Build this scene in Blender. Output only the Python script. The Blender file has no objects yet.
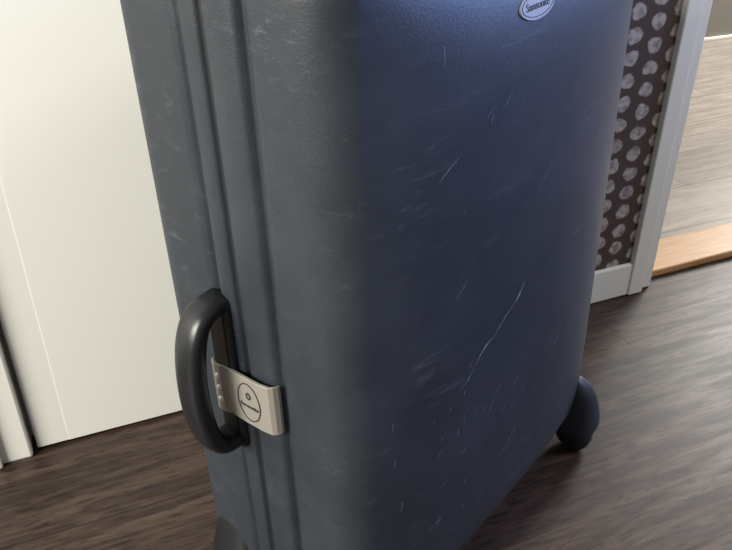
import bpy, bmesh, math, random
from mathutils import Vector, Matrix
from mathutils.bvhtree import BVHTree
random.seed(4)
S=bpy.context.scene
S.view_settings.view_transform='Standard'
C=bpy.context.collection

# ---------------- helpers ----------------
def newmat(name,col=(.5,.5,.5),rough=.5,metal=0,spec=.5):
    m=bpy.data.materials.new(name); m.use_nodes=True
    b=m.node_tree.nodes['Principled BSDF']
    b.inputs['Base Color'].default_value=(*col,1); b.inputs['Roughness'].default_value=rough
    b.inputs['Metallic'].default_value=metal; b.inputs['Specular IOR Level'].default_value=spec
    return m,m.node_tree.nodes,m.node_tree.links,b
def bump(m,scale,strength,dist=.001,detail=3,coord='Object',stretch=(1,1,1)):
    n=m.node_tree.nodes;l=m.node_tree.links;b=n['Principled BSDF']
    tc=n.new('ShaderNodeTexCoord');mp=n.new('ShaderNodeMapping');mp.inputs['Scale'].default_value=stretch
    nz=n.new('ShaderNodeTexNoise');nz.inputs['Scale'].default_value=scale;nz.inputs['Detail'].default_value=detail
    bp=n.new('ShaderNodeBump');bp.inputs['Strength'].default_value=strength;bp.inputs['Distance'].default_value=dist
    l.new(tc.outputs[coord],mp.inputs[0]);l.new(mp.outputs[0],nz.inputs['Vector']);l.new(nz.outputs[0],bp.inputs['Height']);l.new(bp.outputs[0],b.inputs['Normal'])
    return nz,mp
def ramp(n,stops):
    r=n.new('ShaderNodeValToRGB');e=r.color_ramp.elements
    while len(e)<len(stops): e.new(.5)
    for i,(p,c) in enumerate(stops): e[i].position=p;e[i].color=(*c,1)
    return r
def addobj(name,bm,mats,parent=None,smooth=False,loc=None):
    me=bpy.data.meshes.new(name)
    bmesh.ops.recalc_face_normals(bm,faces=bm.faces[:])
    bm.to_mesh(me);bm.free()
    o=bpy.data.objects.new(name,me);C.objects.link(o)
    for m in (mats if isinstance(mats,(list,tuple)) else [mats]): me.materials.append(m)
    if smooth:
        for p in me.polygons:p.use_smooth=True
    if parent:o.parent=parent
    if loc:o.location=loc
    return o
def box(name,lo,hi,mat,bev=0,parent=None,seg=2):
    bm=bmesh.new();bmesh.ops.create_cube(bm,size=1)
    c=[(a+b)/2 for a,b in zip(lo,hi)];s=[b-a for a,b in zip(lo,hi)]
    for v in bm.verts: v.co=Vector((v.co.x*s[0]+c[0],v.co.y*s[1]+c[1],v.co.z*s[2]+c[2]))
    if bev: bmesh.ops.bevel(bm,geom=bm.edges[:],offset=bev,segments=seg,affect='EDGES',profile=.5)
    return addobj(name,bm,mat,parent)
def tube(name,pts,radii,mat,parent=None,n=16,caps=True,e=1.0):
    bm=bmesh.new();rings=[]
    P=[Vector(p) for p in pts]
    for i,p in enumerate(P):
        t=(P[min(i+1,len(P)-1)]-P[max(i-1,0)]).normalized()
        a=Vector((0,1,0));a=(a-t*a.dot(t)).normalized();b=t.cross(a)
        ra,rb=radii[i];ring=[]
        for k in range(n):
            c,s=math.cos(2*math.pi*k/n),math.sin(2*math.pi*k/n)
            ring.append(bm.verts.new(p+a*ra*math.copysign(abs(c)**e,c)+b*rb*math.copysign(abs(s)**e,s)))
        rings.append(ring)
    for r0,r1 in zip(rings,rings[1:]):
        for k in range(n): bm.faces.new((r0[k],r0[(k+1)%n],r1[(k+1)%n],r1[k]))
    if caps: bm.faces.new(rings[0]);bm.faces.new(rings[-1])
    return addobj(name,bm,mat,parent,True)

# ---------------- materials ----------------
def wood_floor(name,dark,mid,light,rough,pore=.85):
    m,n,l,b=newmat(name,mid,rough,spec=.38)
    tc=n.new('ShaderNodeTexCoord')
    mp=n.new('ShaderNodeMapping');mp.inputs['Scale'].default_value=(2.6,24,1)
    l.new(tc.outputs['Object'],mp.inputs[0])
    nz=n.new('ShaderNodeTexNoise');nz.inputs['Scale'].default_value=1.9;nz.inputs['Detail'].default_value=4;nz.inputs['Roughness'].default_value=.55;nz.inputs['Distortion'].default_value=.7
    l.new(mp.outputs[0],nz.inputs['Vector'])
    r=ramp(n,[(.36,dark),(.50,mid),(.66,light)]);l.new(nz.outputs[0],r.inputs[0])
    mp2=n.new('ShaderNodeMapping');mp2.inputs['Scale'].default_value=(17,105,1)
    l.new(tc.outputs['Object'],mp2.inputs[0])
    n2=n.new('ShaderNodeTexNoise');n2.inputs['Scale'].default_value=1.5;n2.inputs['Detail'].default_value=2;n2.inputs['Distortion'].default_value=.3;l.new(mp2.outputs[0],n2.inputs['Vector'])
    rp=ramp(n,[(.38,(.38,.36,.34)),(.45,(1,1,1)),(.60,(1,1,1)),(.66,(1.4,1.36,1.32))]);l.new(n2.outputs[0],rp.inputs[0])
    m0=n.new('ShaderNodeMix');m0.data_type='RGBA';m0.blend_type='MULTIPLY';m0.inputs[0].default_value=pore
    l.new(r.outputs[0],m0.inputs[6]);l.new(rp.outputs[0],m0.inputs[7])
    br=n.new('ShaderNodeTexBrick');br.inputs['Scale'].default_value=1;br.inputs['Brick Width'].default_value=1.25;br.inputs['Row Height'].default_value=.19
    br.inputs['Mortar Size'].default_value=.0014;br.inputs['Mortar Smooth'].default_value=.2
    br.inputs['Color1'].default_value=(.88,.88,.88,1);br.inputs['Color2'].default_value=(1.12,1.12,1.12,1);br.inputs['Mortar'].default_value=(.3,.3,.3,1)
    mp3=n.new('ShaderNodeMapping');mp3.inputs['Location'].default_value=(.3,.07,0);l.new(tc.outputs['Object'],mp3.inputs[0]);l.new(mp3.outputs[0],br.inputs['Vector'])
    mul=n.new('ShaderNodeMix');mul.data_type='RGBA';mul.blend_type='MULTIPLY';mul.inputs[0].default_value=1
    l.new(m0.outputs[2],mul.inputs[6]);l.new(br.outputs[0],mul.inputs[7]);l.new(mul.outputs[2],b.inputs['Base Color'])
    rr=n.new('ShaderNodeMapRange');rr.inputs['From Min'].default_value=.38;rr.inputs['From Max'].default_value=.62;rr.inputs['To Min'].default_value=rough+.04;rr.inputs['To Max'].default_value=rough-.02
    l.new(nz.outputs[0],rr.inputs['Value']);l.new(rr.outputs[0],b.inputs['Roughness'])
    return m
M_floor=wood_floor('dark_wood_floor',(.027,.0155,.012),(.045,.0275,.0205),(.075,.049,.037),.42)
M_floor2=wood_floor('hall_wood_floor',(.25,.215,.185),(.31,.27,.235),(.37,.33,.29),.36,.22)  # grey-beige boards, with daylight glare put into the pale colour
M_thr,n,l,b=newmat('beech_threshold',(.62,.36,.17),.4)
nz,mp=bump(M_thr,3,.1,stretch=(3,60,1));r=ramp(n,[(.3,(.46,.24,.10)),(.7,(.60,.36,.18))]);l.new(nz.outputs[0],r.inputs[0]);l.new(r.outputs[0],b.inputs['Base Color'])
M_white,_,_,_=newmat('white_paint',(.80,.79,.73),.45);bump(M_white,60,.05)
M_door,_,_,_=newmat('cream_door_paint',(.82,.82,.76),.42);bump(M_door,40,.05)
M_wall,_,_,_=newmat('wall_paint',(.7,.69,.63),.8);bump(M_wall,150,.1)
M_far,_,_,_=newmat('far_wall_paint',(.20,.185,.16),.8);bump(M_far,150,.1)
M_dots,n,l,b=newmat('dotted_fabric',(.06,.04,.035),.8)
tc=n.new('ShaderNodeTexCoord');nd=n.new('ShaderNodeTexNoise');nd.inputs['Scale'].default_value=45;nd.inputs['Detail'].default_value=2
l.new(tc.outputs['Object'],nd.inputs['Vector'])
sub=n.new('ShaderNodeVectorMath');sub.operation='SUBTRACT';sub.inputs[1].default_value=(.5,.5,.5);l.new(nd.outputs['Color'],sub.inputs[0])
sc=n.new('ShaderNodeVectorMath');sc.operation='SCALE';sc.inputs['Scale'].default_value=.014;l.new(sub.outputs[0],sc.inputs[0])
ad=n.new('ShaderNodeVectorMath');ad.operation='ADD';l.new(tc.outputs['Object'],ad.inputs[0]);l.new(sc.outputs[0],ad.inputs[1])
sp=n.new('ShaderNodeSeparateXYZ');l.new(ad.outputs[0],sp.inputs[0])
def M(op,a,bv=None,cv=None):
    x=n.new('ShaderNodeMath');x.operation=op
    for i,v in enumerate((a,bv,cv)):
        if v is None: continue
        if isinstance(v,(int,float)): x.inputs[i].default_value=v
        else: l.new(v,x.inputs[i])
    return x.outputs[0]
cx=M('DIVIDE',sp.outputs[0],.047)
col=M('FLOOR',cx);odd=M('MODULO',M('ABSOLUTE',col),2)
cz=M('ADD',M('DIVIDE',sp.outputs[2],.041),M('MULTIPLY',odd,.5))
fx=M('SUBTRACT',M('FRACT',cx),.5);fz=M('SUBTRACT',M('FRACT',cz),.5)
d=M('SQRT',M('ADD',M('MULTIPLY',fx,fx),M('MULTIPLY',fz,fz)))
r=ramp(n,[(.31,(1,1,1)),(.37,(0,0,0))]);l.new(d,r.inputs[0])
n3=n.new('ShaderNodeTexNoise');n3.inputs['Scale'].default_value=90;n3.inputs['Detail'].default_value=4;l.new(tc.outputs['Object'],n3.inputs['Vector'])
r3=ramp(n,[(.35,(.19,.165,.155)),(.6,(.42,.38,.36))]);l.new(n3.outputs[0],r3.inputs[0])
mix=n.new('ShaderNodeMix');mix.data_type='RGBA';l.new(r.outputs[0],mix.inputs[0]);mix.inputs[6].default_value=(.072,.047,.038,1);l.new(r3.outputs[0],mix.inputs[7]);l.new(mix.outputs[2],b.inputs['Base Color'])
def shellmat(name,base,rough):
    m,n,l,b=newmat(name,base,rough,spec=.45)
    tc=n.new('ShaderNodeTexCoord')
    a=n.new('ShaderNodeTexNoise');a.inputs['Scale'].default_value=480;a.inputs['Detail'].default_value=2;l.new(tc.outputs['Object'],a.inputs['Vector'])
    bp=n.new('ShaderNodeBump');bp.inputs['Strength'].default_value=.36;bp.inputs['Distance'].default_value=.0006
    l.new(a.outputs[0],bp.inputs['Height']);l.new(bp.outputs[0],b.inputs['Normal'])
    w=n.new('ShaderNodeTexNoise');w.inputs['Scale'].default_value=6;w.inputs['Detail'].default_value=8;w.inputs['Roughness'].default_value=.65;l.new(tc.outputs['Object'],w.inputs['Vector'])
    r=ramp(n,[(.45,base),(.8,tuple(min(1,c*1.5+.008) for c in base))]);l.new(w.outputs[0],r.inputs[0])
    mp=n.new('ShaderNodeMapping');mp.inputs['Rotation'].default_value=(0,math.radians(50),0);mp.inputs['Scale'].default_value=(9,40,95);l.new(tc.outputs['Object'],mp.inputs[0])
    st=n.new('ShaderNodeTexNoise');st.inputs['Scale'].default_value=1.2;st.inputs['Detail'].default_value=6;st.inputs['Roughness'].default_value=.7;st.inputs['Distortion'].default_value=.5;l.new(mp.outputs[0],st.inputs['Vector'])
    r1=ramp(n,[(.56,(0,0,0)),(.80,(1,1,1))]);l.new(st.outputs[0],r1.inputs[0])
    pm=n.new('ShaderNodeTexNoise');pm.inputs['Scale'].default_value=9;pm.inputs['Detail'].default_value=4;l.new(tc.outputs['Object'],pm.inputs['Vector'])
    r2=ramp(n,[(.46,(0,0,0)),(.62,(1,1,1))]);l.new(pm.outputs[0],r2.inputs[0])
    mu=n.new('ShaderNodeMath');mu.operation='MULTIPLY';l.new(r1.outputs[0],mu.inputs[0]);l.new(r2.outputs[0],mu.inputs[1])
    mx=n.new('ShaderNodeMix');mx.data_type='RGBA';l.new(mu.outputs[0],mx.inputs[0]);l.new(r.outputs[0],mx.inputs[6]);mx.inputs[7].default_value=(.10,.107,.125,1)
    l.new(mx.outputs[2],b.inputs['Base Color'])
    rr=n.new('ShaderNodeMapRange');rr.inputs['To Min'].default_value=rough-.05;rr.inputs['To Max'].default_value=rough+.08;l.new(w.outputs[0],rr.inputs['Value']);l.new(rr.outputs[0],b.inputs['Roughness'])
    return m
M_shell=shellmat('graphite_shell_plastic',(.021,.026,.034),.48)
M_gasket,_,_,_=newmat('black_gasket',(.006,.007,.009),.6);bump(M_gasket,200,.1)
M_handle,_,_,_=newmat('black_handle_plastic',(.010,.011,.013),.34);bump(M_handle,500,.10)
M_wheel,_,_,_=newmat('wheel_rubber',(.012,.013,.015),.5);bump(M_wheel,300,.1)
M_latch,_,_,_=newmat('satin_nickel_latch',(.36,.335,.29),.5,.4);bump(M_latch,200,.08)
M_ink,_,_,_=newmat('dark_print',(.03,.03,.035),.5);bump(M_ink,200,.05)
M_badge,_,_,_=newmat('silver_badge',(.30,.285,.27),.45,.2);bump(M_badge,200,.05)
M_scr,n,l,b=newmat('scuff_mark',(.19,.20,.225),.6)
M_screw,_,_,_=newmat('rivet_steel',(.9,.89,.85),.3,.3);bump(M_screw,200,.05)

# ---------------- room ----------------
WN=1.066
box('floor',(-3,-3,-.05),(4.5,1.16,0),M_floor)
box('floor_hall',(-1,1.16,-.05),(5.5,2.62,0),M_floor2)
box('threshold',(1.11,WN+.037,0),(2.6,1.214,.018),M_thr,.004)
door=bpy.data.objects.new('door_1',None);C.objects.link(door)
box('leaf',(-.073,WN,.006),(.66,WN+.04,2.05),M_door,0,door)
box('edge_stile',(-.122,WN+.0006,.006),(-.073,WN+.04,2.05),M_white,0,door)
box('trim_1',(-.30,WN-.012,0),(-.130,WN+.05,2.1),M_white,.004)
box('trim_2',(-.25,WN-.022,0),(-.175,WN-.012,2.1),M_white,.004)
box('wall_left',(-3,WN+.01,0),(-.30,WN+.1,2.6),M_wall)
box('wall_back',(-.130,WN+.041,0),(1.10,WN+.1,2.05),M_wall)
box('wall_over',(-.30,WN+.01,2.1),(4.5,WN+.1,2.6),M_wall)
pd=bpy.data.objects.new('patterned_sliding_panel',None);C.objects.link(pd)
box('fabric',(.69,WN+.008,.076),(1.060,WN+.03,2.02),M_dots,0,pd)
box('bottom_rail',(.67,WN,.002),(1.060,WN+.035,.078),M_white,.003,pd)
box('left_stile',(.665,WN,.078),(.69,WN+.035,2.05),M_white,.002,pd)
box('right_stile',(1.057,WN-.004,.002),(1.094,WN+.036,2.05),M_white,.003,pd)
box('trim_3',(1.094,WN+.010,0),(1.128,WN+.10,2.1),M_white,.003)
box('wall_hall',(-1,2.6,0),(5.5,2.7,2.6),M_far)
box('baseboard_hall',(-1,2.585,0),(5.5,2.6,.014),M_white,.003)

# ---------------- suitcase ----------------
suit=bpy.data.objects.new('hardshell_suitcase',None);C.objects.link(suit)
YAW=math.radians(27.9)
ux,uy=math.cos(YAW),math.sin(YAW)
suit.location=(.383+.004*ux,.716+.004*uy,0);suit.rotation_euler=(0,0,YAW)
# the case body stands very slightly out of plumb on its castors
body=bpy.data.objects.new('case_body',None);C.objects.link(body);body.parent=suit
TILT=math.radians(-1.8)
Rm=Matrix.Rotation(TILT,4,Vector((.777,.629,0)))
PV=Vector((0,0,.80))
body.matrix_local=Matrix.Translation(PV)@Rm@Matrix.Translation(-PV)
W=.572;Z0=.038;Z1=.845;H=Z1-Z0;ZC=(Z0+Z1)/2;R=.062
def outline(inset,nc=14,ns=16):
    hx=W/2-inset;hz=H/2-inset;r=max(R-inset,.012)
    pts=[]
    cs=[(hx-r,hz-r,0),(-(hx-r),hz-r,90),(-(hx-r),-(hz-r),180),(hx-r,-(hz-r),270)]
    for i,(cx,cz,a0) in enumerate(cs):
        for k in range(nc+1):
            a=math.radians(a0+90*k/nc);pts.append((cx+r*math.cos(a),cz+r*math.sin(a)))
        nx=cs[(i+1)%4]
        p0=pts[-1];a2=math.radians(nx[2]);p1=(nx[0]+r*math.cos(a2),nx[1]+r*math.sin(a2))
        for k in range(1,ns): t=k/ns;pts.append((p0[0]*(1-t)+p1[0]*t,p0[1]*(1-t)+p1[1]*t))
    return pts
def shell(name,prof,sgn,yseam,bulge,mat,cap=True):
    bm=bmesh.new();rings=[]
    for dpt,ins in prof:
        rings.append([bm.verts.new((x,yseam+sgn*dpt,z+ZC)) for x,z in outline(ins)])
    if cap:
        dl,il=prof[-1];base=outline(il);hx=W/2-il;hz=H/2-il
        def B(x,z): return bulge*(1-min(1,abs(x)/hx)**2.6)*(1-min(1,abs(z)/hz)**10)
        for s in (.993,.985,.977,.97,.96,.95,.94,.93,.91,.89,.85,.8,.74,.67,.6,.52,.45,.37,.3,.22,.15,.07):
            rings.append([bm.verts.new((x*s,yseam+sgn*(dl+B(x*s,z*s)),z*s+ZC)) for x,z in base])
    N=len(rings[0])
    for a,b_ in zip(rings,rings[1:]):
        for k in range(N): bm.faces.new((a[k],a[(k+1)%N],b_[(k+1)%N],b_[k]))
    if cap:
        c=bm.verts.new((0,yseam+sgn*(prof[-1][0]+bulge),ZC))
        for k in range(N): bm.faces.new((rings[-1][k],rings[-1][(k+1)%N],c))
    return addobj(name,bm,mat,body,True)
YS=.030
def arc(d0,i0,ra,rb,n=12,end=90):
    e=math.radians(end)
    return [(d0+ra*math.sin(e*k/n),i0+rb*(1-math.cos(e*k/n))) for k in range(1,n+1)]
front=[(0,.012),(.0005,.004),(.0025,.0012),(.006,0),(.026,.0005),(.033,.002),(.0365,.0045),(.0385,.008),(.040,.010),(.042,.010),(.044,.0075),(.048,.005),(.054,.0045),(.080,.006)]
front+=arc(.080,.006,.050,.044,12,72)
back=[(0,.012),(.0005,.004),(.0025,.0012),(.006,0),(.018,.0005),(.022,.002),(.0245,.0045),(.026,.008),(.028,.0095),(.031,.0095),(.033,.007),(.037,.005),(.043,.0045),(.095,.008)]
back+=arc(.095,.008,.040,.04)+[(.1355,.055)]
fs=shell('front_shell',front,-1,YS-.002,.034,M_shell)
bs=shell('back_shell',back,1,YS+.002,.004,M_shell)
gk=shell('seam_gasket',[(-.003,.012),(-.003,.0035),(.003,.0035),(.003,.012)],1,YS,0,M_gasket,False)
bm=bmesh.new();bm.from_mesh(fs.data);bvh=BVHTree.FromBMesh(bm);bm.free()
def fpt(x,z,off=.0004):
    h=bvh.ray_cast(Vector((x,-1,z)),Vector((0,1,0)))
    return (h[0]+h[1]*off*(1 if h[1].y<0 else -1)) if h[0] else Vector((x,-.13,z))
bm=bmesh.new()
def scratch(pts,w):
    L=[]
    for i,(x,z) in enumerate(pts):
        q=pts[min(i+1,len(pts)-1)];p=pts[max(i-1,0)]
        dx,dz=q[0]-p[0],q[1]-p[1];ll=math.hypot(dx,dz) or 1;ww=w*math.sin(math.pi*(i+.3)/(len(pts)-.4))*random.uniform(.4,1.3)
        L.append((bm.verts.new(fpt(x-dz/ll*ww,z+dx/ll*ww)),bm.verts.new(fpt(x+dz/ll*ww,z-dx/ll*ww))))
    for a,b_ in zip(L,L[1:]): bm.faces.new((a[0],b_[0],b_[1],a[1]))
def wig(x0,z0,x1,z1,bend,w,n=14):
    dx,dz=x1-x0,z1-z0
    scratch([(x0+dx*t-dz*bend*math.sin(math.pi*t)+random.uniform(-1,1)*.0004,z0+dz*t+dx*bend*math.sin(math.pi*t)) for t in [i/(n-1) for i in range(n)]],w)
q=-.034
wig(.002+q,.462,-.016+q,.444,.05,.0018,10);wig(-.016+q,.445,-.055+q,.418,-.05,.0009,16);wig(-.050+q,.423,-.085+q,.399,-.1,.0016,12);wig(-.085+q,.400,-.108+q,.382,.1,.0009,12)
for i in range(44):
    x=random.uniform(-.2,.22);z=random.uniform(.1,.74);a=random.gauss(.75,.35);Ln=random.uniform(.004,.025)*(1.6 if random.random()<.2 else 1)
    wig(x,z,x+Ln*math.cos(a),z+Ln*math.sin(a),random.uniform(-.04,.04),random.uniform(.0002,.0005),8)
for i in range(36):
    x=random.uniform(-.23,-.10);z=random.uniform(.10,.38);Ln=random.uniform(.004,.018);a=random.gauss(1.3,.4)
    wig(x,z,x+Ln*math.cos(a),z+Ln*math.sin(a),0,random.uniform(.0002,.0005),6)
for i in range(44):
    x=random.uniform(-.10,.22);z=random.uniform(.09,.34);Ln=random.uniform(.004,.026);a=random.gauss(.6,.3)
    wig(x,z,x+Ln*math.cos(a),z+Ln*math.sin(a),0,random.uniform(.0003,.0006),6)
addobj('scratches',bm,M_scr,body)

X0=-W/2
def plate(name,prof,z0,z1,th,mat,bev=.0015):
    bm=bmesh.new();n_=len(prof)
    loop=[(X0-o-th,y) for y,o in prof]+[(X0-o,y) for y,o in reversed(prof)]
    lo=[bm.verts.new((x,y,z0)) for x,y in loop];hi=[bm.verts.new((x,y,z1)) for x,y in loop]
    m_=len(loop)
    for k in range(m_): bm.faces.new((lo[k],lo[(k+1)%m_],hi[(k+1)%m_],hi[k]))
    for k in range(n_-1):
        for q in (lo,hi): bm.faces.new((q[k],q[k+1],q[m_-2-k],q[m_-1-k]))
    o=addobj(name,bm,mat,body)
    bv=o.modifiers.new('bevel','BEVEL');bv.width=bev;bv.segments=3;bv.limit_method='ANGLE'
    return o
LZ=.397
lp=[(.074,.004),(.070,.0075),(.066,.0085),(.058,.0085),(.054,.0068),(.050,.0055),(.044,.0060),(.030,.0065),(.006,.0062),(-.006,.0045),(-.010,.001),(-.012,-.004)]
plate('latch_plate',lp,LZ-.031,LZ+.029,.0035,M_latch)
for k in (-1,0,1):
    bm=bmesh.new();bmesh.ops.create_uvsphere(bm,u_segments=14,v_segments=8,radius=.0034)
    o=addobj('rivet',bm,M_screw,body,True,(X0-.0122,.062,LZ+k*.015));o.scale=(.5,1,1)
def oval(name,ry,rz,wd,cy,cz,xo,mat,fill=False,plane='side'):
    bm=bmesh.new();a=[];b_=[];n_=40
    for k in range(n_):
        t=2*math.pi*k/n_
        def P(r1,r2):
            u_,v_=r1*math.cos(t),r2*math.sin(t)
            return (xo,cy+u_,cz+v_) if plane=='side' else (cy+u_,xo,cz+v_)
        a.append(bm.verts.new(P(ry,rz)))
        b_.append(bm.verts.new(P(ry-wd,rz-wd)))
    for k in range(n_): bm.faces.new((a[k],a[(k+1)%n_],b_[(k+1)%n_],b_[k]))
    if fill: bm.faces.new(b_)
    ext=bmesh.ops.extrude_face_region(bm,geom=bm.faces[:])
    off=Vector((-.0006,0,0)) if plane=='side' else Vector((0,-.0022,0))
    for v in [g for g in ext['geom'] if isinstance(g,bmesh.types.BMVert)]: v.co+=off
    return addobj(name,bm,mat,body)
oval('latch_oval_ring',.016,.024,.0012,.021,LZ-.001,X0-.0098,M_ink)
oval('latch_emblem',.0035,.0045,.002,.021,LZ+.007,X0-.0098,M_ink)
def text(name,bodytxt,size,loc,rot,mat,ext=.0003,off=0):
    cu=bpy.data.curves.new(name,'FONT');cu.body=bodytxt;cu.size=size;cu.align_x='CENTER';cu.align_y='CENTER';cu.extrude=ext;cu.offset=off
    o=bpy.data.objects.new(name,cu);C.objects.link(o);o.data.materials.append(mat);o.parent=body;o.location=loc;o.rotation_euler=rot
    return o
text('latch_lettering','Samsonite',.0062,(X0-.0101,.021,LZ-.006),(math.radians(90),0,math.radians(-90)),M_ink,off=.0001)
BX,BZ=-.042,.747
pb=fpt(BX,BZ);pt=fpt(BX,BZ+.01);pq=fpt(BX,BZ-.01)
lean=math.atan2((pt.y-pq.y),.02)
bd=[oval('badge',.030,.012,.002,0,0,.0018,M_badge,True,'front'),oval('badge_rim',.0275,.0098,.0008,0,0,.0014,M_ink,False,'front'),
text('badge_lettering','Samsonite',.0100,(0,0,0),(math.radians(90),0,0),M_ink)]
for o in bd[:2]: o.location=(BX,pb.y,BZ);o.rotation_euler=(-lean,0,0)
bd[2].location=(BX,pb.y-.0006,BZ);bd[2].rotation_euler=(math.radians(90)-lean,0,0)

HZ0,HZ1=.338,.492;HY=.058
pts=[];rad=[]
for i in range(33):
    t=i/32;a=math.pi*t
    z=(HZ0+HZ1)/2+ (HZ1-HZ0)/2*1.08*math.cos(a)
    o=.050*min(1,(math.sin(a)+1e-6)**.46)
    pts.append((X0+.004-o,HY,z-.004*math.sin(a)));rad.append((.0165,.0088+.0025*math.sin(a)))
tube('carry_handle',pts,rad,M_handle,body,28,True,.72)
box('handle_base',(X0-.008,HY-.017,HZ0-.02),(X0+.008,HY+.015,HZ1+.012),M_handle,.006,body,4)

def housing(name,cx,cy,sx,hs=1.0,out=0):
    bm=bmesh.new();rings=[];n_=28
    prof=[(.155,.004,.006,-.014),(.148,.012,.016,-.012),(.134,.019,.027,-.008),(.116,.024,.034,-.004),(.095,.027,.038,0),(.073,.029,.041,.003),(.055,.030,.042,.004),(.042,.029,.040,.003),(.037,.026,.037,.002),(.035,.020,.03,.002)]
    for z,rx,ry,o in prof:
        ring=[];zz=.032+(z-.035)*hs;f=1-(z-.035)/.12;oo=o+out*f
        for k in range(n_):
            a=2*math.pi*k/n_;c,s_=math.cos(a),math.sin(a)
            e=.75
            ring.append(bm.verts.new((sx*oo+rx*math.copysign(abs(c)**e,c),ry*math.copysign(abs(s_)**e,s_),zz)))
        rings.append(ring)
    for a,b_ in zip(rings,rings[1:]):
        for k in range(n_): bm.faces.new((a[k],a[(k+1)%n_],b_[(k+1)%n_],b_[k]))
    bm.faces.new(rings[0]);bm.faces.new(rings[-1])
    return addobj(name,bm,M_shell if sx>0 else M_handle,body,True,(cx,cy,0))
def wheel(name,cx,cy,r,w,rz=0):
    bm=bmesh.new();n_=32;prof=[(-w/2,r*.35),(-w/2,r*.82),(-w*.40,r*.95),(-w*.2,r),(w*.2,r),(w*.40,r*.95),(w/2,r*.82),(w/2,r*.35)]
    rings=[[bm.verts.new((px,pr*math.cos(2*math.pi*k/n_),pr*math.sin(2*math.pi*k/n_))) for k in range(n_)] for px,pr in prof]
    for a,b_ in zip(rings,rings[1:]):
        for k in range(n_): bm.faces.new((a[k],a[(k+1)%n_],b_[(k+1)%n_],b_[k]))
    bm.faces.new(rings[0]);bm.faces.new(rings[-1])
    o=addobj(name,bm,M_wheel,suit,True,(cx,cy,r));o.rotation_euler=(0,0,rz);return o
for sx in (-1,1):
    for yy,nm in ((-.094,'front'),(.110,'rear')):
        rear=nm=='rear';tk=0 if (rear or sx<0) else -.011
        housing('wheel_housing_'+nm,sx*(W/2-.026)+tk,yy,sx,1.25 if rear else .95,.012 if rear else .002)
        wheel('wheel_'+nm,sx*(W/2-.026)+.015+(.004*sx)+tk,yy-.026,.029,.026)

# ---------------- lights ----------------
w=bpy.data.worlds.new('World');S.world=w;w.use_nodes=True
w.node_tree.nodes['Background'].inputs[0].default_value=(.96,.97,1,1);w.node_tree.nodes['Background'].inputs[1].default_value=.27
def area(name,loc,target,size,energy,col,spread=180):
    la=bpy.data.lights.new(name,'AREA');la.shape='RECTANGLE';la.size=size[0];la.size_y=size[1];la.energy=energy;la.color=col;la.spread=math.radians(spread)
    o=bpy.data.objects.new(name,la);C.objects.link(o);o.location=loc
    o.rotation_euler=(Vector(target)-Vector(loc)).to_track_quat('-Z','Y').to_euler();return o
area('window_light_right',(2.7,.15,1.45),(.35,.45,1.08),(.9,.7),13,(.28,.43,1),66)
area('window_light_left',(-2.5,-.35,1.8),(.1,.9,.6),(1.4,1.4),190,(1,.965,.88))
area('added_fill_light',(2.0,-.3,2.4),(1.4,.8,0),(.5,.5),24,(1,.95,.88))  # added fill, no known lamp here; brightens the trims and right-hand floor
area('hall_window_light',(3.3,2.2,1.5),(1.7,1.7,0),(.8,1.3),75,(1,.97,.92))

# ---------------- camera ----------------
cam=bpy.data.cameras.new('camera');co=bpy.data.objects.new('camera',cam);C.objects.link(co)
cam.sensor_width=36;cam.lens=780/732*36;cam.clip_start=.01
co.location=(0,0,.90);co.rotation_euler=(math.radians(90-31.3),0,math.radians(-23.1))
S.camera=co
